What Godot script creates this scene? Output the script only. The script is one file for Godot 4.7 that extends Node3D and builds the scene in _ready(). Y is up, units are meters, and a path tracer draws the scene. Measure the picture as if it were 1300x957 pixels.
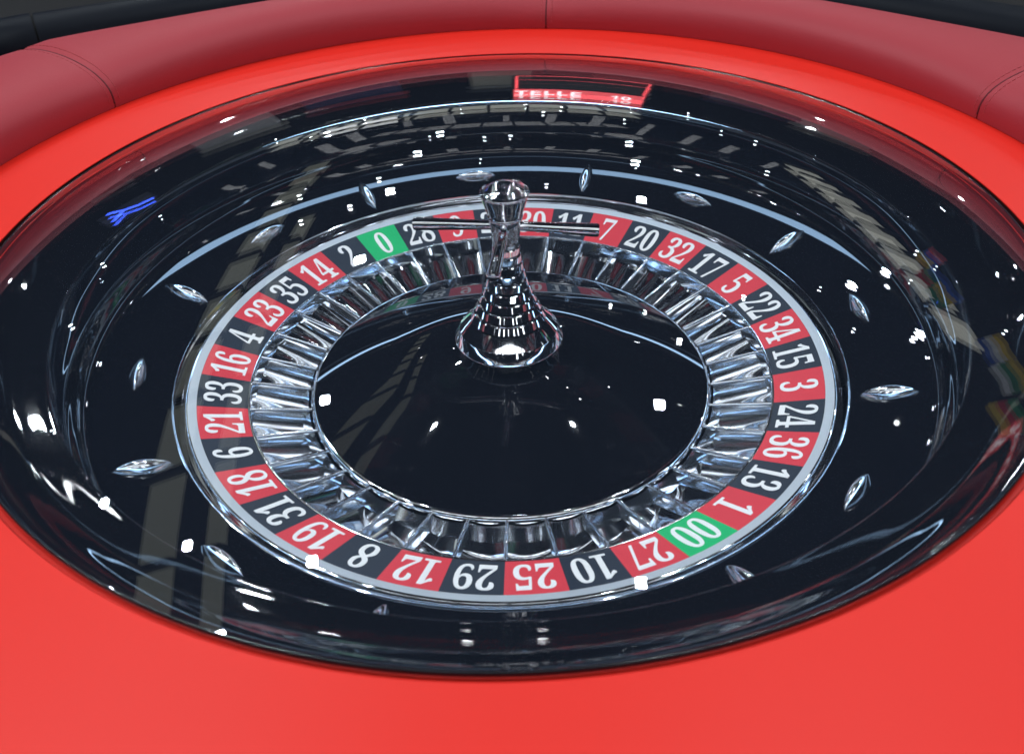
extends Node3D
# A roulette wheel set in a red gaming table, seen from the player's side. Metres, y up; WHEEL is the middle of the rotor's number ring.

const WHEEL := Vector3(0, 0.83, 0)
const CELLS := 38
const PITCH := TAU / 38.0
const PHASE := -0.5438            # where the 0 stands, clockwise from the far side
const ORDER := "0 28 9 26 30 11 7 20 32 17 5 22 34 15 3 24 36 13 1 00 27 10 25 29 12 8 19 31 18 6 21 33 16 4 23 35 14 2"

var M := {}


func _ready():
	# ---------------------------------------------------------------- camera
	var cam := Camera3D.new()
	cam.name = "camera"
	var fw := Vector3(0.00267952, -0.58637627, -0.81003437)
	var right := Vector3(0.99943405, -0.02559207, 0.0218319)
	var up := Vector3(0.03353216, 0.80963443, -0.58597584)
	cam.transform = Transform3D(Basis(right, up, -fw).orthonormalized(), WHEEL + Vector3(0, 0.53886, 0.72536))
	cam.set_frustum(0.05 * 957.0 / 1297.7, Vector2(0, -0.05 * 44.5 / 1297.7), 0.05, 90.0)
	add_child(cam)
	cam.current = true
	var lens := CameraAttributesPhysical.new()
	lens.frustum_focal_length = 33.0
	lens.exposure_aperture = 9.0
	lens.frustum_focus_distance = 0.93
	cam.attributes = lens
	cam.set_frustum(0.05 * 957.0 / 1297.7, Vector2(0, -0.05 * 44.5 / 1297.7), 0.05, 90.0)
	# ---------------------------------------------------------------- the hall's air: no sky, no sun
	var env := Environment.new()
	env.background_mode = Environment.BG_COLOR
	env.background_color = Color(0.05, 0.055, 0.07)
	env.tonemap_mode = Environment.TONE_MAPPER_LINEAR
	env.tonemap_exposure = 1.0
	env.sdfgi_enabled = true
	env.ssao_enabled = true
	env.ssil_enabled = true
	var we := WorldEnvironment.new()
	we.name = "environment"
	we.environment = env
	add_child(we)
	materials()
	hall_lights()
	# ---------------------------------------------------------------- large structure, then the objects
	setting()
	table()
	bowl()
	rotor()
	glass_cover()


# ==================================================================== materials
func mat(called: String, linear: Color, rough: float, metal := 0.0, spec := 0.5) -> StandardMaterial3D:
	var m := StandardMaterial3D.new()
	m.resource_name = called
	m.albedo_color = linear.linear_to_srgb()
	m.roughness = rough
	m.metallic = metal
	m.metallic_specular = spec
	M[called] = m
	return m


func glow(called: String, linear: Color, energy: float) -> StandardMaterial3D:
	var m := mat(called, Color(0.6, 0.6, 0.6), 0.5)
	m.emission_enabled = true
	m.emission = linear.linear_to_srgb()
	m.emission_energy_multiplier = energy
	return m


func noise_tex(freq: float, as_normal: bool, bump := 1.0, ramp: Gradient = null, size := 512, kind := FastNoiseLite.TYPE_SIMPLEX_SMOOTH) -> NoiseTexture2D:
	var n := FastNoiseLite.new()
	n.seed = 7
	n.noise_type = kind
	n.frequency = freq
	n.fractal_octaves = 4
	var t := NoiseTexture2D.new()
	t.width = size
	t.height = size
	t.seamless = true
	t.noise = n
	t.as_normal_map = as_normal
	t.bump_strength = bump
	if ramp:
		t.color_ramp = ramp
	return t


func ramp2(a: Color, b: Color) -> Gradient:
	var g := Gradient.new()
	g.set_color(0, a)
	g.set_color(1, b)
	return g


func materials():
	# fine dust and wear on the lacquer: a little roughness that varies
	var lac := mat("black_lacquer", Color(0.004, 0.0045, 0.007), 0.02, 0.0, 0.55)
	lac.roughness_texture = noise_tex(0.012, false, 1.0, ramp2(Color(0.5, 0.5, 0.5), Color(1, 1, 1)))
	lac.roughness = 0.022
	lac.uv1_triplanar = true
	lac.uv1_scale = Vector3(5, 5, 5)
	mat("chrome", Color(0.86, 0.88, 0.92), 0.05, 1.0)
	mat("pocket_chrome", Color(0.88, 0.92, 0.97), 0.06, 1.0)
	var gl := mat("clear_cover", Color(1, 1, 1), 0.0)
	gl.albedo_color = Color(0.55, 0.65, 0.8, 0.010)
	gl.transparency = BaseMaterial3D.TRANSPARENCY_ALPHA
	mat("fret_steel", Color(0.86, 0.90, 0.95), 0.12, 1.0)
	mat("brushed_steel", Color(0.62, 0.68, 0.74), 0.42, 0.55)
	var red := mat("red_vinyl", Color(0.80, 0.022, 0.012), 0.42, 0.0, 0.4)
	red.normal_enabled = true
	red.normal_texture = noise_tex(0.2, true, 2.0)
	red.normal_scale = 0.12
	red.uv1_triplanar = true
	red.uv1_scale = Vector3(9, 9, 9)
	var le := mat("maroon_leather", Color(0.37, 0.026, 0.038), 0.55, 0.0, 0.4)
	le.normal_enabled = true
	le.normal_texture = noise_tex(0.09, true, 3.0, null, 512, FastNoiseLite.TYPE_CELLULAR)
	le.normal_scale = 0.25
	le.uv1_triplanar = true
	le.uv1_scale = Vector3(14, 14, 14)
	le.rim_enabled = true
	le.rim = 0.3
	le.rim_tint = 0.35
	mat("thread", Color(0.42, 0.05, 0.06), 0.7)
	mat("seam_dark", Color(0.12, 0.006, 0.012), 0.8)
	mat("black_rubber", Color(0.003, 0.005, 0.010), 0.45, 0.0, 0.22)
	mat("gap_black", Color(0.006, 0.006, 0.007), 0.7, 0.0, 0.3)
	mat("cell_red", Color(0.76, 0.045, 0.065), 0.33, 0.0, 0.5)
	mat("cell_black", Color(0.016, 0.026, 0.044), 0.33, 0.0, 0.5)
	mat("cell_green", Color(0.004, 0.50, 0.16), 0.33, 0.0, 0.5)
	mat("white_print", Color(0.93, 0.93, 0.93), 0.4)
	mat("dark_edge", Color(0.012, 0.013, 0.018), 0.15, 0.0, 0.5)
	mat("satin_grey", Color(0.085, 0.09, 0.095), 0.35)
	mat("dark_carpet", Color(0.005, 0.005, 0.006), 0.9)
	mat("dark_steel", Color(0.03, 0.032, 0.035), 0.5)
	glow("led_white", Color(0.42, 0.67, 1.0), 10.0)


# ==================================================================== helpers
func numbered(called: String, parent: Node) -> String:
	if not parent.has_node(called):
		return called
	var k := 1
	while parent.has_node("%s_%03d" % [called, k]):
		k += 1
	return "%s_%03d" % [called, k]


func obj(called: String, mesh: Mesh, m: Material, parent: Node, at := Transform3D()) -> MeshInstance3D:
	var o := MeshInstance3D.new()
	o.name = numbered(called, parent)
	o.mesh = mesh
	o.material_override = m
	o.transform = at
	parent.add_child(o, true)
	return o


func thing(called: String, label: String, category: String, at := Vector3.ZERO, group := "") -> Node3D:
	var o := Node3D.new()
	o.name = numbered(called, self)
	o.position = at
	o.set_meta("label", label)
	o.set_meta("category", category)
	if group:
		o.set_meta("group", group)
	add_child(o, true)
	return o


func structure(called: String, mesh: Mesh, m: Material, at := Transform3D()) -> MeshInstance3D:
	var o := obj(called, mesh, m, self, at)
	o.set_meta("kind", "structure")
	return o


func smooth(p: Array, n := 6) -> PackedVector2Array:      # Catmull-Rom through the points of a profile
	var out := PackedVector2Array()
	for i in p.size() - 1:
		var a: Vector2 = p[i - 1] if i > 0 else 2.0 * p[0] - p[1]
		var b: Vector2 = p[i]
		var c: Vector2 = p[i + 1]
		var d: Vector2 = p[i + 2] if i + 2 < p.size() else 2.0 * p[i + 1] - p[i]
		for k in n:
			out.append(b.cubic_interpolate(c, a, d, float(k) / n))
	out.append(p[-1])
	return out


func grid_mesh(pts: PackedVector3Array, nrm: PackedVector3Array, w: int, h: int) -> ArrayMesh:
	# a sheet of h rows of w points; triangles are turned so that their front is on the side of the normals
	var idx := PackedInt32Array()
	for j in h - 1:
		for i in w - 1:
			var a := j * w + i
			for t in [[a, a + 1, a + w], [a + 1, a + w + 1, a + w]]:
				var n := (pts[t[2]] - pts[t[0]]).cross(pts[t[1]] - pts[t[0]])
				if n.length_squared() < 1e-18:
					continue
				var want: Vector3 = nrm[t[0]] + nrm[t[1]] + nrm[t[2]]
				if n.dot(want) >= 0.0:
					idx.append_array(PackedInt32Array(t))
				else:
					idx.append_array(PackedInt32Array([t[0], t[2], t[1]]))
	var arr := []
	arr.resize(Mesh.ARRAY_MAX)
	arr[Mesh.ARRAY_VERTEX] = pts
	arr[Mesh.ARRAY_NORMAL] = nrm
	arr[Mesh.ARRAY_INDEX] = idx
	var m := ArrayMesh.new()
	m.add_surface_from_arrays(Mesh.PRIMITIVE_TRIANGLES, arr)
	return m


func surface_mesh(f: Callable, w: int, h: int, out_hint: Callable) -> ArrayMesh:
	# f(u, v) -> point for u, v in 0..1; normals by differences, pointing to the side of out_hint(point)
	var pts := PackedVector3Array()
	var nrm := PackedVector3Array()
	for j in h:
		for i in w:
			var u := float(i) / (w - 1)
			var v := float(j) / (h - 1)
			pts.append(f.call(u, v))
	for j in h:
		for i in w:
			var a := pts[j * w + mini(i + 1, w - 1)] - pts[j * w + maxi(i - 1, 0)]
			var b := pts[mini(j + 1, h - 1) * w + i] - pts[maxi(j - 1, 0) * w + i]
			var n := a.cross(b)
			if n.length_squared() < 1e-20:
				n = out_hint.call(pts[j * w + i])
			n = n.normalized()
			if n.dot(out_hint.call(pts[j * w + i])) < 0.0:
				n = -n
			nrm.append(n)
	return grid_mesh(pts, nrm, w, h)


func revolve(profile: PackedVector2Array, segs := 288, side := 1.0, a0 := 0.0, a1 := TAU) -> ArrayMesh:
	# profile (radius, height) turned about y; a0..a1 clockwise from the far side. side 1: the normals lie to the left of the way the profile runs.
	var n := profile.size()
	var pts := PackedVector3Array()
	var nrm := PackedVector3Array()
	for i in n:
		var t := (profile[mini(i + 1, n - 1)] - profile[maxi(i - 1, 0)]).normalized()
		var m := Vector2(-t.y, t.x) * side
		for k in segs + 1:
			var a := a0 + (a1 - a0) * k / segs
			pts.append(Vector3(profile[i].x * sin(a), profile[i].y, -profile[i].x * cos(a)))
			nrm.append(Vector3(m.x * sin(a), m.y, -m.x * cos(a)))
	return grid_mesh(pts, nrm, segs + 1, n)


func joined(meshes: Array) -> ArrayMesh:
	var st := SurfaceTool.new()
	for m in meshes:
		st.append_from(m, 0, Transform3D())
	return st.commit()


func moved(meshes: Array) -> ArrayMesh:      # [[mesh, transform], ...] as one
	var st := SurfaceTool.new()
	for m in meshes:
		st.append_from(m[0], 0, m[1])
	return st.commit()


func flat_box(size: Vector3, bevel := 0.0) -> ArrayMesh:   # a box with bevelled edges, each face on its own
	var st := SurfaceTool.new()
	st.begin(Mesh.PRIMITIVE_TRIANGLES)
	st.set_smooth_group(-1)
	var h := size / 2.0
	var b := minf(bevel, minf(h.x, minf(h.y, h.z)) * 0.9)
	var quad := func(p: Array):
		var n: Vector3 = (p[2] - p[0]).cross(p[1] - p[0])
		var c: Vector3 = (p[0] + p[1] + p[2] + p[3]) / 4.0
		var o := [0, 1, 2, 0, 2, 3] if n.dot(c) > 0.0 else [0, 2, 1, 0, 3, 2]
		for k in o:
			st.add_vertex(p[k])
	for ax in 3:
		var e := [(ax + 1) % 3, (ax + 2) % 3]
		for s in [-1.0, 1.0]:
			var p := []
			for c in [[-1, -1], [1, -1], [1, 1], [-1, 1]]:
				var v := Vector3.ZERO
				v[ax] = s * h[ax]
				v[e[0]] = c[0] * (h[e[0]] - b)
				v[e[1]] = c[1] * (h[e[1]] - b)
				p.append(v)
			quad.call(p)
			if b > 0.0:
				for s2 in [-1.0, 1.0]:
					var q := []
					for c in [[0, -1], [0, 1], [1, 1], [1, -1]]:
						var v := Vector3.ZERO
						v[ax] = s * (h[ax] - (b if c[0] else 0.0))
						v[e[0]] = s2 * (h[e[0]] - (0.0 if c[0] else b))
						v[e[1]] = c[1] * (h[e[1]] - b)
						q.append(v)
					quad.call(q)
	st.generate_normals()
	return st.commit()


func V(a: float, b: float) -> Vector2:
	return Vector2(a, b)


func turned(clockwise: float, at := Vector3.ZERO) -> Transform3D:
	return Transform3D(Basis(Vector3.UP, -clockwise), at)


# ==================================================================== light
func lamp(at: Vector3, size: float, energy: float, tint := Color(0.93, 0.97, 1.0)):
	var t := thing("ceiling_lamp", "square white high bay lamp hung under the dark hall roof", "lamp", at, "lamps of the hall roof")
	obj("housing", flat_box(Vector3(size * 1.25, 0.12, size * 1.25), 0.02), M.dark_steel, t, Transform3D(Basis(), Vector3(0, 0.08, 0)))
	obj("lamp_panel", flat_box(Vector3(size, 0.02, size), 0.004), M.lamp_white, t)
	var l := AreaLight3D.new()
	l.name = "lamp_light"
	l.area_size = Vector2(size, size)
	l.light_color = tint
	l.light_energy = energy
	l.area_range = 30.0
	l.area_attenuation = 2.0
	l.shadow_enabled = true
	l.rotation = Vector3(-PI / 2, 0, 0)
	l.position = Vector3(0, -0.02, 0)
	t.add_child(l, true)


func hall_lights():
	glow("lamp_white", Color(0.95, 0.98, 1.0), 6.0)
	glow("skylight_pane", Color(0.88, 0.90, 0.80), 1.1)
	glow("skylight_dim", Color(0.85, 0.90, 0.74), 0.42)
	glow("skylight_bright", Color(0.95, 0.98, 1.0), 3.0)
	glow("sign_red", Color(1.0, 0.015, 0.03), 2.4)
	glow("sign_white", Color(1.0, 0.9, 0.95), 4.0)
	led_sign()
	banners()
	for p in [[-1.7, -16.9], [-2.0, -13.6], [-2.2, -9.9], [-2.3, -6.4], [-2.4, -2.9], [-2.4, -0.5], [3.2, -15.0], [2.9, -12.2], [2.5, -8.9], [1.85, -2.5], [1.4, 0.0], [6.2, -7.1], [7.7, -8.7], [7.4, -6.2], [-5.9, -2.3], [-5.5, -0.8], [-3.6, 0.2], [3.8, 0.2], [-4.2, -1.1], [-6.4, -24.0]]:
		lamp(Vector3(p[0], 7.0, p[1]), 0.12 if p[1] > -3.5 else 0.16, 6.5)
	# [middle, turn, length, width, how bright]
	skylight(Vector3(-5.0, 7.4, -7.0), PI / 2, 18.0, 0.5, M.skylight_dim)
	skylight(Vector3(-4.0, 7.4, -4.0), PI / 2, 12.0, 0.25, M.skylight_dim)
	skylight(Vector3(9.6, 7.4, -13.0), PI / 2, 12.0, 0.9, M.skylight_pane)
	skylight(Vector3(-2.0, 7.4, -27.0), 0.0, 15.0, 1.6, M.skylight_pane)
	skylight(Vector3(-5.2, 7.0, -24.6), 0.0, 3.0, 0.8, M.skylight_bright)
	skylight(Vector3(0.5, 7.4, 4.3), 0.0, 10.5, 0.8, M.skylight_bright)
	skylight(Vector3(0.2, 7.6, 8.6), 0.0, 13.5, 1.1, M.skylight_bright)
	light_columns()
	neon()
	sparks()
	booths()


func led_sign():
	# a long lit sign hung in the hall behind the player; one sees it only in the lacquer
	var t := thing("led_sign", "long red lit sign with white letters over a dark screen in the hall", "sign", Vector3(1.55, 3.2, -14.0))
	t.rotation.y = -0.1
	obj("sign_case", flat_box(Vector3(2.7, 2.2, 0.12), 0.02), M.dark_steel, t, Transform3D(Basis(), Vector3(0, -0.75, -0.09)))
	obj("sign_screen", flat_box(Vector3(2.6, 0.72, 0.04), 0.005), M.sign_red, t)
	for q in [[Vector3(0, -1.75, 0), Vector3(2.5, 0.05, 0.04)], [Vector3(-1.25, -1.1, 0), Vector3(0.05, 1.3, 0.04)], [Vector3(1.25, -1.1, 0), Vector3(0.05, 1.3, 0.04)]]:
		obj("sign_frame", flat_box(q[1], 0.005), M.sign_red, t, Transform3D(Basis(), q[0]))
	for w in [["TELLE", -0.6, 0.62], ["10", 0.85, 0.5]]:
		var tm := TextMesh.new()
		tm.text = w[0]
		var font := SystemFont.new()
		font.font_names = PackedStringArray(["Droid Sans"])
		font.font_weight = 700
		tm.font = font
		tm.font_size = 64
		tm.pixel_size = 0.0125
		tm.depth = 0.01
		obj("sign_lettering", tm, M.sign_white, t, Transform3D(Basis().scaled(Vector3(w[2], -w[2], 1)), Vector3(w[1], 0, 0.03)))


func light_columns():
	# tall narrow lit columns of the stands behind the player, seen only in the chrome
	glow("column_white", Color(0.92, 0.96, 1.0), 3.5)
	var rng := RandomNumberGenerator.new()
	rng.seed = 3
	for i in 13:
		var a := deg_to_rad(-84.0 + i * 14.0 + rng.randf_range(-3.0, 3.0))
		var far := rng.randf_range(7.5, 9.5)
		var high := rng.randf_range(1.6, 3.6)
		var wide := rng.randf_range(0.25, 0.6)
		var t := thing("light_tower", "tall narrow white light tower of a stand in the hall", "light tower", Vector3(far * sin(a), rng.randf_range(3.2, 4.6), far * cos(a)), "light towers of the stands in the hall")
		t.rotation.y = a + PI
		obj("column_light", flat_box(Vector3(wide, high, 0.06), 0.01), M.column_white, t, Transform3D(Basis(), Vector3(0, high / 2.0, 0)))
		obj("column_frame", flat_box(Vector3(wide + 0.2, high + 0.2, 0.1), 0.01), M.dark_steel, t, Transform3D(Basis(), Vector3(0, high / 2.0, -0.09)))


func neon():
	var t := thing("neon_arrow", "small blue neon arrow glowing in the dark hall", "neon sign", Vector3(-5.6, 3.1, -8.6))
	t.rotation.y = 0.55
	glow("neon_blue", Color(0.03, 0.10, 1.0), 7.0)
	t.scale = Vector3(0.62, 0.62, 0.62)
	for q in [[Vector3(-0.55, 0.35, 0), Vector3(-0.1, 0.0, 0), Vector3(-0.4, -0.4, 0)], [Vector3(-0.1, 0.0, 0), Vector3(0.2, 0.22, 0), Vector3(0.6, 0.3, 0)]]:
		obj("neon_tube", tube(q, 0.085, 10), M.neon_blue, t)
	obj("neon_backing", flat_box(Vector3(1.4, 0.8, 0.06), 0.02), M.dark_steel, t, Transform3D(Basis(), Vector3(0, 0, -0.12)))


func sparks():
	# small spotlights on the far trusses: only points of light in the glass
	var rng := RandomNumberGenerator.new()
	rng.seed = 5
	glow("spot_white", Color(0.9, 0.96, 1.0), 90.0)
	for i in 44:
		var t := thing("spotlight", "small white spotlight on a far roof truss", "spotlight", Vector3(rng.randf_range(-11, 11), rng.randf_range(5.2, 7.0), rng.randf_range(-28, -3.5)), "spotlights on the far trusses")
		var sz := rng.randf_range(0.025, 0.06)
		obj("lens", flat_box(Vector3(sz, sz * 0.6, sz), 0.004), M.spot_white, t)
		obj("housing", flat_box(Vector3(sz * 1.6, 0.12, sz * 1.6), 0.01), M.dark_steel, t, Transform3D(Basis(), Vector3(0, 0.09, 0)))


func booths():
	var rng := RandomNumberGenerator.new()
	rng.seed = 23
	var hues := [Color(0.30, 0.02, 0.03), Color(0.10, 0.11, 0.12), Color(0.45, 0.45, 0.46), Color(0.02, 0.03, 0.10), Color(0.35, 0.33, 0.28)]
	for i in 9:
		var h: float = rng.randf_range(1.6, 3.0)
		var w: float = rng.randf_range(1.2, 2.8)
		var t := thing("exhibition_booth", "plain booth wall standing far off in the hall", "booth", Vector3(-12.0 + i * 3.0, 0, -15.0 - rng.randf_range(0, 6)), "booths far off in the hall")
		t.rotation.y = rng.randf_range(-0.4, 0.4)
		obj("booth_wall", flat_box(Vector3(w, h, 0.3), 0.02), mat("booth_paint", hues[i % 5], 0.7), t, Transform3D(Basis(), Vector3(0, h / 2.0, 0)))
		obj("booth_header", flat_box(Vector3(w + 0.2, 0.35, 0.5), 0.02), mat("booth_paint", hues[(i + 2) % 5], 0.6), t, Transform3D(Basis(), Vector3(0, h + 0.18, 0)))


func banners():
	var hues := [Color(0.75, 0.5, 0.02), Color(0.02, 0.08, 0.45), Color(0.6, 0.02, 0.03), Color(0.75, 0.75, 0.75), Color(0.02, 0.25, 0.08)]
	var cloth := []
	for h in hues:
		cloth.append(mat("flag_cloth", h, 0.8))
	for i in 8:
		var t := thing("hanging_flag", "striped cloth flag hung from the hall roof", "flag", Vector3(6.6 - (i % 3) * 0.35, 4.6 + 0.2 * (i % 2), -7.2 + i * 0.85), "flags hung in the hall")
		t.rotation.y = PI / 2
		for k in 3:
			var band := func(u: float, v: float) -> Vector3: return Vector3((u - 0.5) * 0.55, 0.3 - (k + v) * 0.2, 0.04 * sin(u * 7.0 + i))
			obj("flag_stripe", surface_mesh(band, 9, 2, func(_p): return Vector3(0, 0, 1)), cloth[(i * 2 + k * (1 + i % 2)) % 5], t)


func skylight(at: Vector3, turn: float, length: float, wide: float, light: Material):
	var t := thing("roof_skylight", "long strip of pale roof panes between dark rafters", "skylight", at, "skylights of the hall roof")
	t.rotation.y = turn
	var n := int(length / 1.5)
	var pane := flat_box(Vector3(1.38, 0.03, 1.3 * wide), 0.005)
	var bar := flat_box(Vector3(0.12, 0.3, 1.5 * wide), 0.01)
	for i in n:
		obj("pane", pane, light, t, Transform3D(Basis(), Vector3((i - (n - 1) / 2.0) * 1.5, 0, 0)))
	for i in n + 1:
		obj("rafter", bar, M.dark_steel, t, Transform3D(Basis(), Vector3((i - n / 2.0) * 1.5, -0.1, 0)))


# ==================================================================== the setting
func setting():
	var p := PlaneMesh.new()
	p.size = Vector2(40, 40)
	structure("floor", p, M.dark_carpet)


# ==================================================================== the table
const CORNER := 0.1135            # one corner of the hexagonal table, clockwise from the far side
const APOTHEM := 0.606


func hex_r(a: float, ap := APOTHEM) -> float:
	var k := fposmod(a - CORNER, TAU / 6.0) - TAU / 12.0
	var r := ap / cos(k)
	return minf(r, ap * 1.135 + 0.006 * cos(k * 6.0))


func cushion_point(a: float, t: float) -> Vector3:
	# t 0 at the inner foot, 1 at the outer foot
	var near := fposmod(a - CORNER + TAU / 12.0, TAU / 6.0) - TAU / 12.0
	var dip := 1.0 - 0.05 * exp(-pow(near / 0.012, 2.0)) - 0.03 * exp(-pow(near / 0.06, 2.0))
	var s := 0.5 - 0.5 * cos(PI * t)
	var r := lerpf(0.506, hex_r(a) + 0.004, s)
	var y := 0.118 + 0.046 * pow(sin(PI * t), 0.75) * dip
	r -= 0.010 * sin(PI * t) * (1.0 - t)
	return Vector3(r * sin(a), y, -r * cos(a))


func table():
	var t := thing("roulette_table", "red table top with maroon padded armrest and black bumper rail round the wheel", "table", WHEEL)
	# the top: from the wheel's opening to the hexagonal edge
	var top := func(u: float, v: float) -> Vector3:
		var a := u * TAU
		var r := lerpf(0.4230, hex_r(a, 0.625), v)
		return Vector3(r * sin(a), 0.1176, -r * cos(a))
	var edge := revolve(smooth([V(0.4236, 0.1176), V(0.4230, 0.1173), V(0.4227, 0.1165), V(0.4226, 0.100)], 5), 288, 1.0)
	obj("table_top", joined([surface_mesh(top, 361, 6, func(_p): return Vector3.UP), edge]), M.red_vinyl, t)
	var side := func(u: float, v: float) -> Vector3:
		var a := u * TAU
		var r := hex_r(a, 0.625) - 0.03 * smoothstep(0.0, 0.1, v) 
		return Vector3(r * sin(a), lerpf(0.1170, -WHEEL.y, v), -r * cos(a))
	obj("cabinet", surface_mesh(side, 181, 12, func(p): return Vector3(p.x, 0, p.z)), M.gap_black, t)
	# the padded armrest: one cushion per side of the hexagon, sewn together at the corners
	for k in [-2, -1, 0, 1]:
		var a0: float = CORNER + k * TAU / 6.0 + 0.0012
		var a1: float = CORNER + (k + 1) * TAU / 6.0 - 0.0012
		var f := func(u: float, v: float) -> Vector3: return cushion_point(lerpf(a0, a1, u), v)
		var c := obj("armrest_cushion", surface_mesh(f, 97, 33, func(p): return Vector3(p.x, 0.2, p.z) - Vector3(p.x, 0.0, p.z).normalized() * 0.56), M.maroon_leather, t)
		if k == -2:
			continue
		var line := []
		var thread := []
		for i in 25:
			line.append(cushion_point(a0 - 0.0012, 0.02 + 0.96 * i / 24.0) - Vector3(0, 0.0006, 0))
		obj("seam", tube(line, 0.0011), M.seam_dark, c)
		for s in [-1.0, 1.0]:
			for i in 34:
				var q := []
				for j in 3:
					q.append(cushion_point(a0 + s * 0.0125, 0.03 + 0.94 * (i + 0.62 * j / 2.0) / 34.0) + Vector3(0, 0.0001, 0))
				thread.append(tube(q, 0.0005, 5))
		var st := obj("stitching", joined(thread), M.thread, c)
		st.set_meta("kind", "stuff")
	# the black rail behind the armrest: a straight tube along each side, an elbow at each corner
	for k in [-2, -1, 0, 1]:
		var a0: float = CORNER + k * TAU / 6.0
		var a1: float = a0 + TAU / 6.0
		var rc := 0.652 / cos(TAU / 12.0)
		var p0 := Vector3(rc * sin(a0), 0.128, -rc * cos(a0))
		var p1 := Vector3(rc * sin(a1), 0.128, -rc * cos(a1))
		obj("bumper_tube", tube([p0.lerp(p1, 0.09), p0.lerp(p1, 0.5), p0.lerp(p1, 0.91)], 0.036, 40), M.black_rubber, t)
		obj("bumper_core", tube([p0, p0.lerp(p1, 0.5), p1], 0.0335, 32), M.gap_black, t)
		if k > -2:
			var b0: float = a0 - TAU / 6.0
			var pm := Vector3(rc * sin(b0), 0.128, -rc * cos(b0))
			var from := p0.lerp(pm, 0.086)
			var to := p0.lerp(p1, 0.086)
			var bend := []
			for i in 17:
				var u := i / 16.0
				bend.append(from.lerp(p0, u).lerp(p0.lerp(to, u), u))
			obj("bumper_elbow", tube(bend, 0.0365, 40), M.black_rubber, t)


func tube(path: Array, radius, sides := 10) -> ArrayMesh:
	# a round bar along a path; radius is one number or a list, one for each point
	var pts := PackedVector3Array()
	var nrm := PackedVector3Array()
	var n := path.size()
	var side := Vector3.UP
	var rows := []
	for i in n:
		var t: Vector3 = (path[mini(i + 1, n - 1)] - path[maxi(i - 1, 0)]).normalized()
		var x := t.cross(side if absf(t.dot(side)) < 0.95 else Vector3.RIGHT).normalized()
		side = x.cross(t).normalized()
		var r: float = radius[i] if radius is Array else radius
		rows.append([path[i], x, side, r, t])
	var order := [[rows[0], 0.0, -1.0]]
	for q in rows:
		order.append([q, 1.0, 0.0])
	order.append([rows[-1], 0.0, 1.0])
	for q in order:
		for k in sides + 1:
			var a := TAU * k / sides
			var d: Vector3 = q[0][1] * cos(a) + q[0][2] * sin(a)
			pts.append(q[0][0] + d * q[0][3] * q[1])
			nrm.append(d if q[1] > 0.0 else q[0][4] * q[2])
	return grid_mesh(pts, nrm, sides + 1, order.size())


# ==================================================================== the bowl


func bowl():
	var t := thing("roulette_bowl", "glossy black wheel bowl with ball track and chrome deflectors, sunk in the red table", "wheel bowl", WHEEL)
	# outside to inside: a polished trim ring, the rim that falls to the lip, the lit recess under it, the ball track, the apron
	obj("gasket", revolve(PackedVector2Array([V(0.4224, 0.1172), V(0.4223, 0.1128)]), 288, -1.0), M.gap_black, t)
	obj("flange", revolve(PackedVector2Array([V(0.4226, 0.1128), V(0.4195, 0.1127), V(0.4160, 0.1126)]), 288, -1.0), M.red_vinyl, t)
	var rim := smooth([V(0.4224, 0.1125), V(0.4170, 0.1120), V(0.4110, 0.1104), V(0.4040, 0.1064), V(0.3960, 0.1008), V(0.3905, 0.0971), V(0.3885, 0.0960), V(0.3855, 0.0949), V(0.3780, 0.0928), V(0.3700, 0.0906), V(0.3645, 0.0892), V(0.3630, 0.0887), V(0.3624, 0.0881), V(0.3622, 0.0873), V(0.3624, 0.0858), V(0.3630, 0.0852), V(0.3648, 0.0850)], 8)
	obj("rim", revolve(rim, 360, -1.0), M.black_lacquer, t)
	obj("light_strip", revolve(PackedVector2Array([V(0.3648, 0.0850), V(0.3670, 0.0835), V(0.3692, 0.0820)]), 240, 1.0), M.led_white, t)
	obj("track_band", revolve(smooth([V(0.3692, 0.0820), V(0.3725, 0.0815), V(0.3748, 0.0805), V(0.3756, 0.0785), V(0.3752, 0.0755)], 6), 360, -1.0), M.satin_grey, t)
	obj("ball_track", revolve(smooth([V(0.3752, 0.0755), V(0.3737, 0.0695), V(0.3703, 0.0612), V(0.3660, 0.0535), V(0.3622, 0.0481)], 8), 360, -1.0), M.black_lacquer, t)
	obj("track_wall", revolve(smooth([V(0.3622, 0.0481), V(0.3614, 0.0483), V(0.3606, 0.0476), V(0.3592, 0.0440), V(0.3575, 0.0382), V(0.3553, 0.0322), V(0.3520, 0.0272), V(0.3480, 0.0247)], 8), 360, -1.0), M.black_lacquer, t)
	obj("apron", revolve(smooth([V(0.3480, 0.0247), V(0.3400, 0.0223), V(0.3225, 0.0172), V(0.3050, 0.0121), V(0.2886, 0.0073)], 8), 360, -1.0), M.black_lacquer, t)
	obj("apron_edge", revolve(smooth([V(0.2886, 0.0073), V(0.2879, 0.0075), V(0.2871, 0.0071), V(0.2868, 0.0063), V(0.2868, -0.0300)], 5), 360, -1.0), M.chrome, t)
	# sixteen chrome deflectors, lying along and across by turns
	var dm := deflector_mesh()
	for k in 16:
		var a := -0.4929 + k * TAU / 16.0
		var slope := atan2(0.0051, 0.0175)
		var b := Basis(Vector3.UP, -a) * Basis(Vector3.RIGHT, slope)
		if k % 2:
			b = b * Basis(Vector3.UP, PI / 2)
		var r := 0.3175
		obj("deflector", dm, M.fret_steel, t, Transform3D(b, Vector3(r * sin(a), 0.0155, -r * cos(a))))


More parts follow.
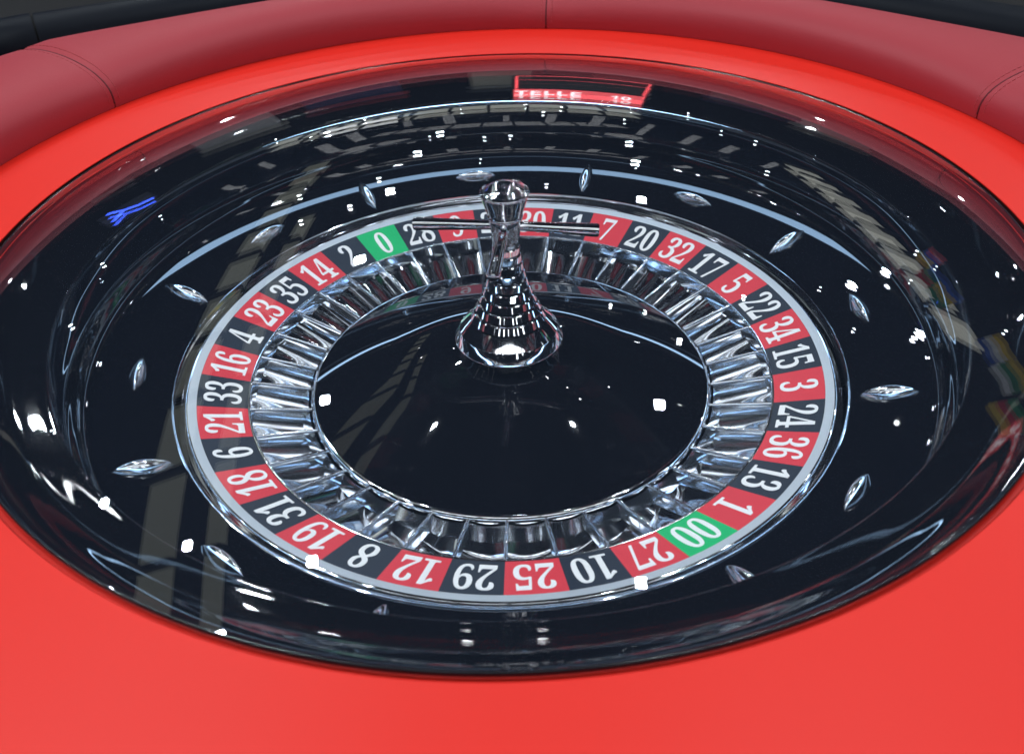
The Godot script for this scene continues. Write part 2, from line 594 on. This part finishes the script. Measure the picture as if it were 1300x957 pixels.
func deflector_mesh() -> ArrayMesh:
	var f := func(u: float, v: float) -> Vector3:
		var z := -cos(PI * u)
		var w := pow(1.0 - z * z, 0.9)
		var s := -cos(PI * v)
		var h := 0.0085 * pow(maxf(0.0, 1.0 - z * z), 0.7) * (1.0 - pow(absf(s), 2.2))
		return Vector3(0.0068 * w * s, h, 0.0225 * z)
	return surface_mesh(f, 33, 17, func(p): return p + Vector3(0, 0.01, 0))


const COVER_R := 1.17             # radius of the sphere that the cover is a cap of


func glass_cover():
	var t := thing("glass_cover", "shallow clear dome closing the whole wheel bowl and mirroring the hall lamps", "glass cover", WHEEL)
	var sheets := []
	for gap in [0.0, 0.004]:
		var p := PackedVector2Array()
		var r0: float = COVER_R - gap
		var top := asin(0.4170 / COVER_R)
		for i in 61:
			var a := top * (1.0 - i / 60.0)
			p.append(V(r0 * sin(a), 0.1182 - sqrt(COVER_R * COVER_R - 0.4170 * 0.4170) + r0 * cos(a)))
		sheets.append(revolve(p, 240, 1.0 if gap == 0.0 else -1.0))
	obj("dome_sheet", joined(sheets), M.clear_cover, t)
	obj("cover_edge", revolve(smooth([V(0.4168, 0.1130), V(0.4178, 0.1150), V(0.4181, 0.1170), V(0.4178, 0.1183), V(0.4170, 0.1186), V(0.4162, 0.1178)], 5), 288, -1.0), M.dark_edge, t)


# ==================================================================== the rotor
func ring_y(r: float) -> float:
	return -0.0118 * (0.27 - r) / (0.27 - 0.2298)


func rotor():
	var t := thing("roulette_rotor", "wheel head with red, black and green numbers, chrome pockets and a chrome turret", "wheel head", WHEEL)
	var names := ORDER.split(" ")
	# number cells
	var sector := func(u: float, v: float) -> Vector3:
		var a := lerpf(-0.5, 0.5, u) * PITCH
		var r := lerpf(0.2298, 0.27, v)
		return Vector3(r * sin(a), ring_y(r), -r * cos(a))
	var cell := surface_mesh(sector, 9, 3, func(_p): return Vector3.UP)
	var font := SystemFont.new()
	font.font_names = PackedStringArray(["Droid Serif"])
	font.font_weight = 700
	var texts := {}
	var tilt := atan2(0.0118, 0.0402)
	for i in CELLS:
		var a := PHASE + i * PITCH
		var green := names[i] == "0" or names[i] == "00"
		var c := obj("number_cell", cell, M.cell_green if green else (M.cell_black if i % 2 else M.cell_red), t, turned(a))
		var tm := TextMesh.new()
		tm.text = names[i]
		tm.font = font
		tm.font_size = 96
		tm.pixel_size = 0.001
		tm.depth = 0.004
		tm.curve_step = 1.0
		var box := tm.get_aabb()
		var hgt := 0.0318 / box.size.y
		var wid := hgt * 0.64
		var at := Vector3(0, ring_y(0.2497) + 0.0002, -0.2497)
		var b := Basis(Vector3(wid, 0, 0), Vector3(0, sin(tilt), -cos(tilt)) * hgt, Vector3(0, cos(tilt), sin(tilt)) * 0.08)
		at -= b * (box.get_center() * Vector3(1, 1, 0))
		obj("numeral", tm, M.white_print, c, Transform3D(b, at))
	# metal round the numbers
	obj("outer_band", revolve(PackedVector2Array([V(0.2701, 0.0001), V(0.2738, 0.0013), V(0.2772, 0.0021)]), 288, 1.0), M.brushed_steel, t)
	obj("outer_rim", revolve(smooth([V(0.2772, 0.0021), V(0.2788, 0.0018), V(0.2802, 0.0004), V(0.2822, -0.0018), V(0.2845, -0.0042), V(0.2858, -0.0085), V(0.2858, -0.030)], 6), 288, 1.0), M.chrome, t)
	obj("inner_rim", revolve(smooth([V(0.2266, -0.0250), V(0.2270, -0.0175), V(0.2276, -0.0125), V(0.2284, -0.0116), V(0.2297, -0.0117)], 6), 288, 1.0), M.fret_steel, t)
	# pockets and the frets between them
	var pm := pocket_mesh()
	var fret := fret_mesh()
	for i in CELLS:
		obj("pocket", pm, M.pocket_chrome, t, turned(PHASE + i * PITCH))
	for i in CELLS:
		obj("fret", fret, M.fret_steel, t, turned(PHASE + (i + 0.5) * PITCH))
	# the middle
	obj("hub_ring", revolve(smooth([V(0.1800, -0.0420), V(0.1792, -0.0330), V(0.1780, -0.0262), V(0.1765, -0.0240), V(0.1748, -0.0228), V(0.1736, -0.0226)], 6), 288, 1.0 * -1.0), M.chrome, t)
	# the dome is given by its slope, in degrees, from its edge inwards
	var slope := [[0.1736, 16.5], [0.11, 16.0], [0.10, 15.2], [0.09, 13.9], [0.08, 12.3], [0.07, 10.8], [0.062, 10.5], [0.050, 10.0], [0.030, 6.0]]
	var dome := PackedVector2Array([V(0.1736, -0.0227)])
	for i in slope.size() - 1:
		var n := maxi(3, int((slope[i][0] - slope[i + 1][0]) / 0.001))
		for k in n:
			var step: float = (slope[i][0] - slope[i + 1][0]) / n
			var at := dome[-1]
			dome.append(V(at.x - step, at.y + step * tan(deg_to_rad(lerpf(slope[i][1], slope[i + 1][1], (k + 0.5) / n)))))
	obj("dome", revolve(dome, 360, -1.0), M.black_lacquer, t)
	turret(t)


func pocket_mesh() -> ArrayMesh:
	# outer wall, sloping floor and inner wall, each a sheet of its own so that the corners stay crisp
	var half := PITCH * 0.5
	var sheets := []
	for q in [[V(0.2273, -0.0140), V(0.2262, -0.0262)], [V(0.2262, -0.0262), V(0.1868, -0.0392)], [V(0.1868, -0.0392), V(0.1800, -0.0285)]]:
		var f := func(u: float, v: float) -> Vector3:
			var p: Vector2 = q[0].lerp(q[1], v)
			var a := lerpf(-half, half, u)
			var s := absf(2.0 * u - 1.0)
			return Vector3(p.x * sin(a), p.y + 0.0026 * s * s, -p.x * cos(a))
		sheets.append(surface_mesh(f, 17, 3, func(p): return Vector3(0, 0.03, 0) - Vector3(p.x, p.y + 0.03, p.z + 0.205)))
	return joined(sheets)


func fret_mesh() -> ArrayMesh:
	# a thin wall with a rounded top, from the inner rim (-z) to the hub ring
	var cs := [V(-0.0009, -0.026), V(-0.0009, -0.0030), V(-0.0012, -0.0022), V(-0.0015, -0.0010), V(-0.0012, 0.0004), V(-0.0006, 0.0012), V(0, 0.0014), V(0.0006, 0.0012), V(0.0012, 0.0004), V(0.0015, -0.0010), V(0.0012, -0.0022), V(0.0009, -0.0030), V(0.0009, -0.026)]
	var f := func(u: float, v: float) -> Vector3:
		var q: Vector2 = cs[roundi(u * 12.0)]
		return Vector3(q.x, q.y + lerpf(-0.0130, -0.0238, v), lerpf(-0.2278, -0.1778, v))
	return surface_mesh(f, 13, 5, func(p): return Vector3(signf(p.x) * 0.001, 0.0005, 0))


func turret(t: Node3D):
	var stem := rings()
	var p := [V(0.0340, 0.0120), V(0.0380, 0.0150), V(0.0430, 0.0182), V(0.0462, 0.0200), V(0.0469, 0.0208), V(0.0470, 0.0216), V(0.0466, 0.0226)]
	var body := obj("turret", joined([
		revolve(smooth(p, 4), 96, 1.0 * -1.0 * -1.0),
		revolve(smooth([V(0.0466, 0.0226), V(0.0446, 0.0268), V(0.0424, 0.0310), V(0.0421, 0.0314)], 4), 96, 1.0),
		revolve(smooth([V(0.0421, 0.0318), V(0.0385, 0.0352), V(0.0345, 0.0388), V(0.0322, 0.0408)], 4), 96, 1.0),
		revolve(smooth([V(0.0112, 0.1130), V(0.0114, 0.1190), V(0.0124, 0.1290), V(0.0131, 0.1345), V(0.0137, 0.1370)], 6), 96, 1.0),
		revolve(smooth([V(0.0137, 0.1370), V(0.0143, 0.1378), V(0.0145, 0.1390), V(0.0143, 0.1402), V(0.0138, 0.1408)], 4), 96, 1.0),
		revolve(smooth([V(0.0138, 0.1408), V(0.0150, 0.1440), V(0.0160, 0.1475), V(0.0165, 0.1485)], 4), 96, 1.0),
		revolve(smooth([V(0.0165, 0.1485), V(0.0178, 0.1530), V(0.0192, 0.1575), V(0.0198, 0.1592), V(0.0199, 0.1602), V(0.0196, 0.1610), V(0.0188, 0.1616)], 5), 96, 1.0),
	] + stem), M.chrome, t)
	obj("finial", revolve(smooth([V(0.0188, 0.1616), V(0.0165, 0.1622), V(0.0150, 0.1632), V(0.0120, 0.1655), V(0.0075, 0.1675), V(0.0, 0.1682)], 6), 96, 1.0), M.chrome, body)
	for k in 4:
		var a := deg_to_rad(8.0) + k * PI / 2.0
		var d := Vector3(sin(a), 0, -cos(a))
		var path := []
		var rad := []
		for q in [[0.008, 0.0038], [0.030, 0.0043], [0.055, 0.0050], [0.0725, 0.0056], [0.0745, 0.0055], [0.0755, 0.0050], [0.0760, 0.0042]]:
			path.append(d * q[0] + Vector3(0, 0.1305 - 0.02 * q[0], 0))
			rad.append(q[1])
		obj("handle", tube(path, rad, 24), M.chrome, body)


func rings() -> Array:      # the stepped rings of the turret's stem
	var out := []
	var n := 9
	for i in n:
		var y0 := lerpf(0.0408, 0.1130, pow(float(i) / n, 0.97))
		var y1 := lerpf(0.0408, 0.1130, pow((i + 1.0) / n, 0.97))
		var r := 0.0116 + 0.0205 * pow(1.0 - float(i) / n, 1.9)
		var r2 := 0.0116 + 0.0205 * pow(1.0 - (i + 0.75) / n, 1.9)
		var g := maxf(r2 - 0.0022, 0.0104)
		var hgt := y1 - y0
		for q in [[V(g, y0), V(g, y0 + hgt * 0.24)], [V(g, y0 + hgt * 0.24), V(r, y0 + hgt * 0.2)], [V(r, y0 + hgt * 0.2), V(r2 * 1.006, y0 + hgt * 0.80)], [V(r2 * 1.006, y0 + hgt * 0.80), V(r2 - 0.0006, y0 + hgt * 0.90)], [V(r2 - 0.0006, y0 + hgt * 0.90), V(g - 0.0002, y0 + hgt * 0.98)]]:
			out.append(revolve(PackedVector2Array(q), 96, 1.0))
	return out
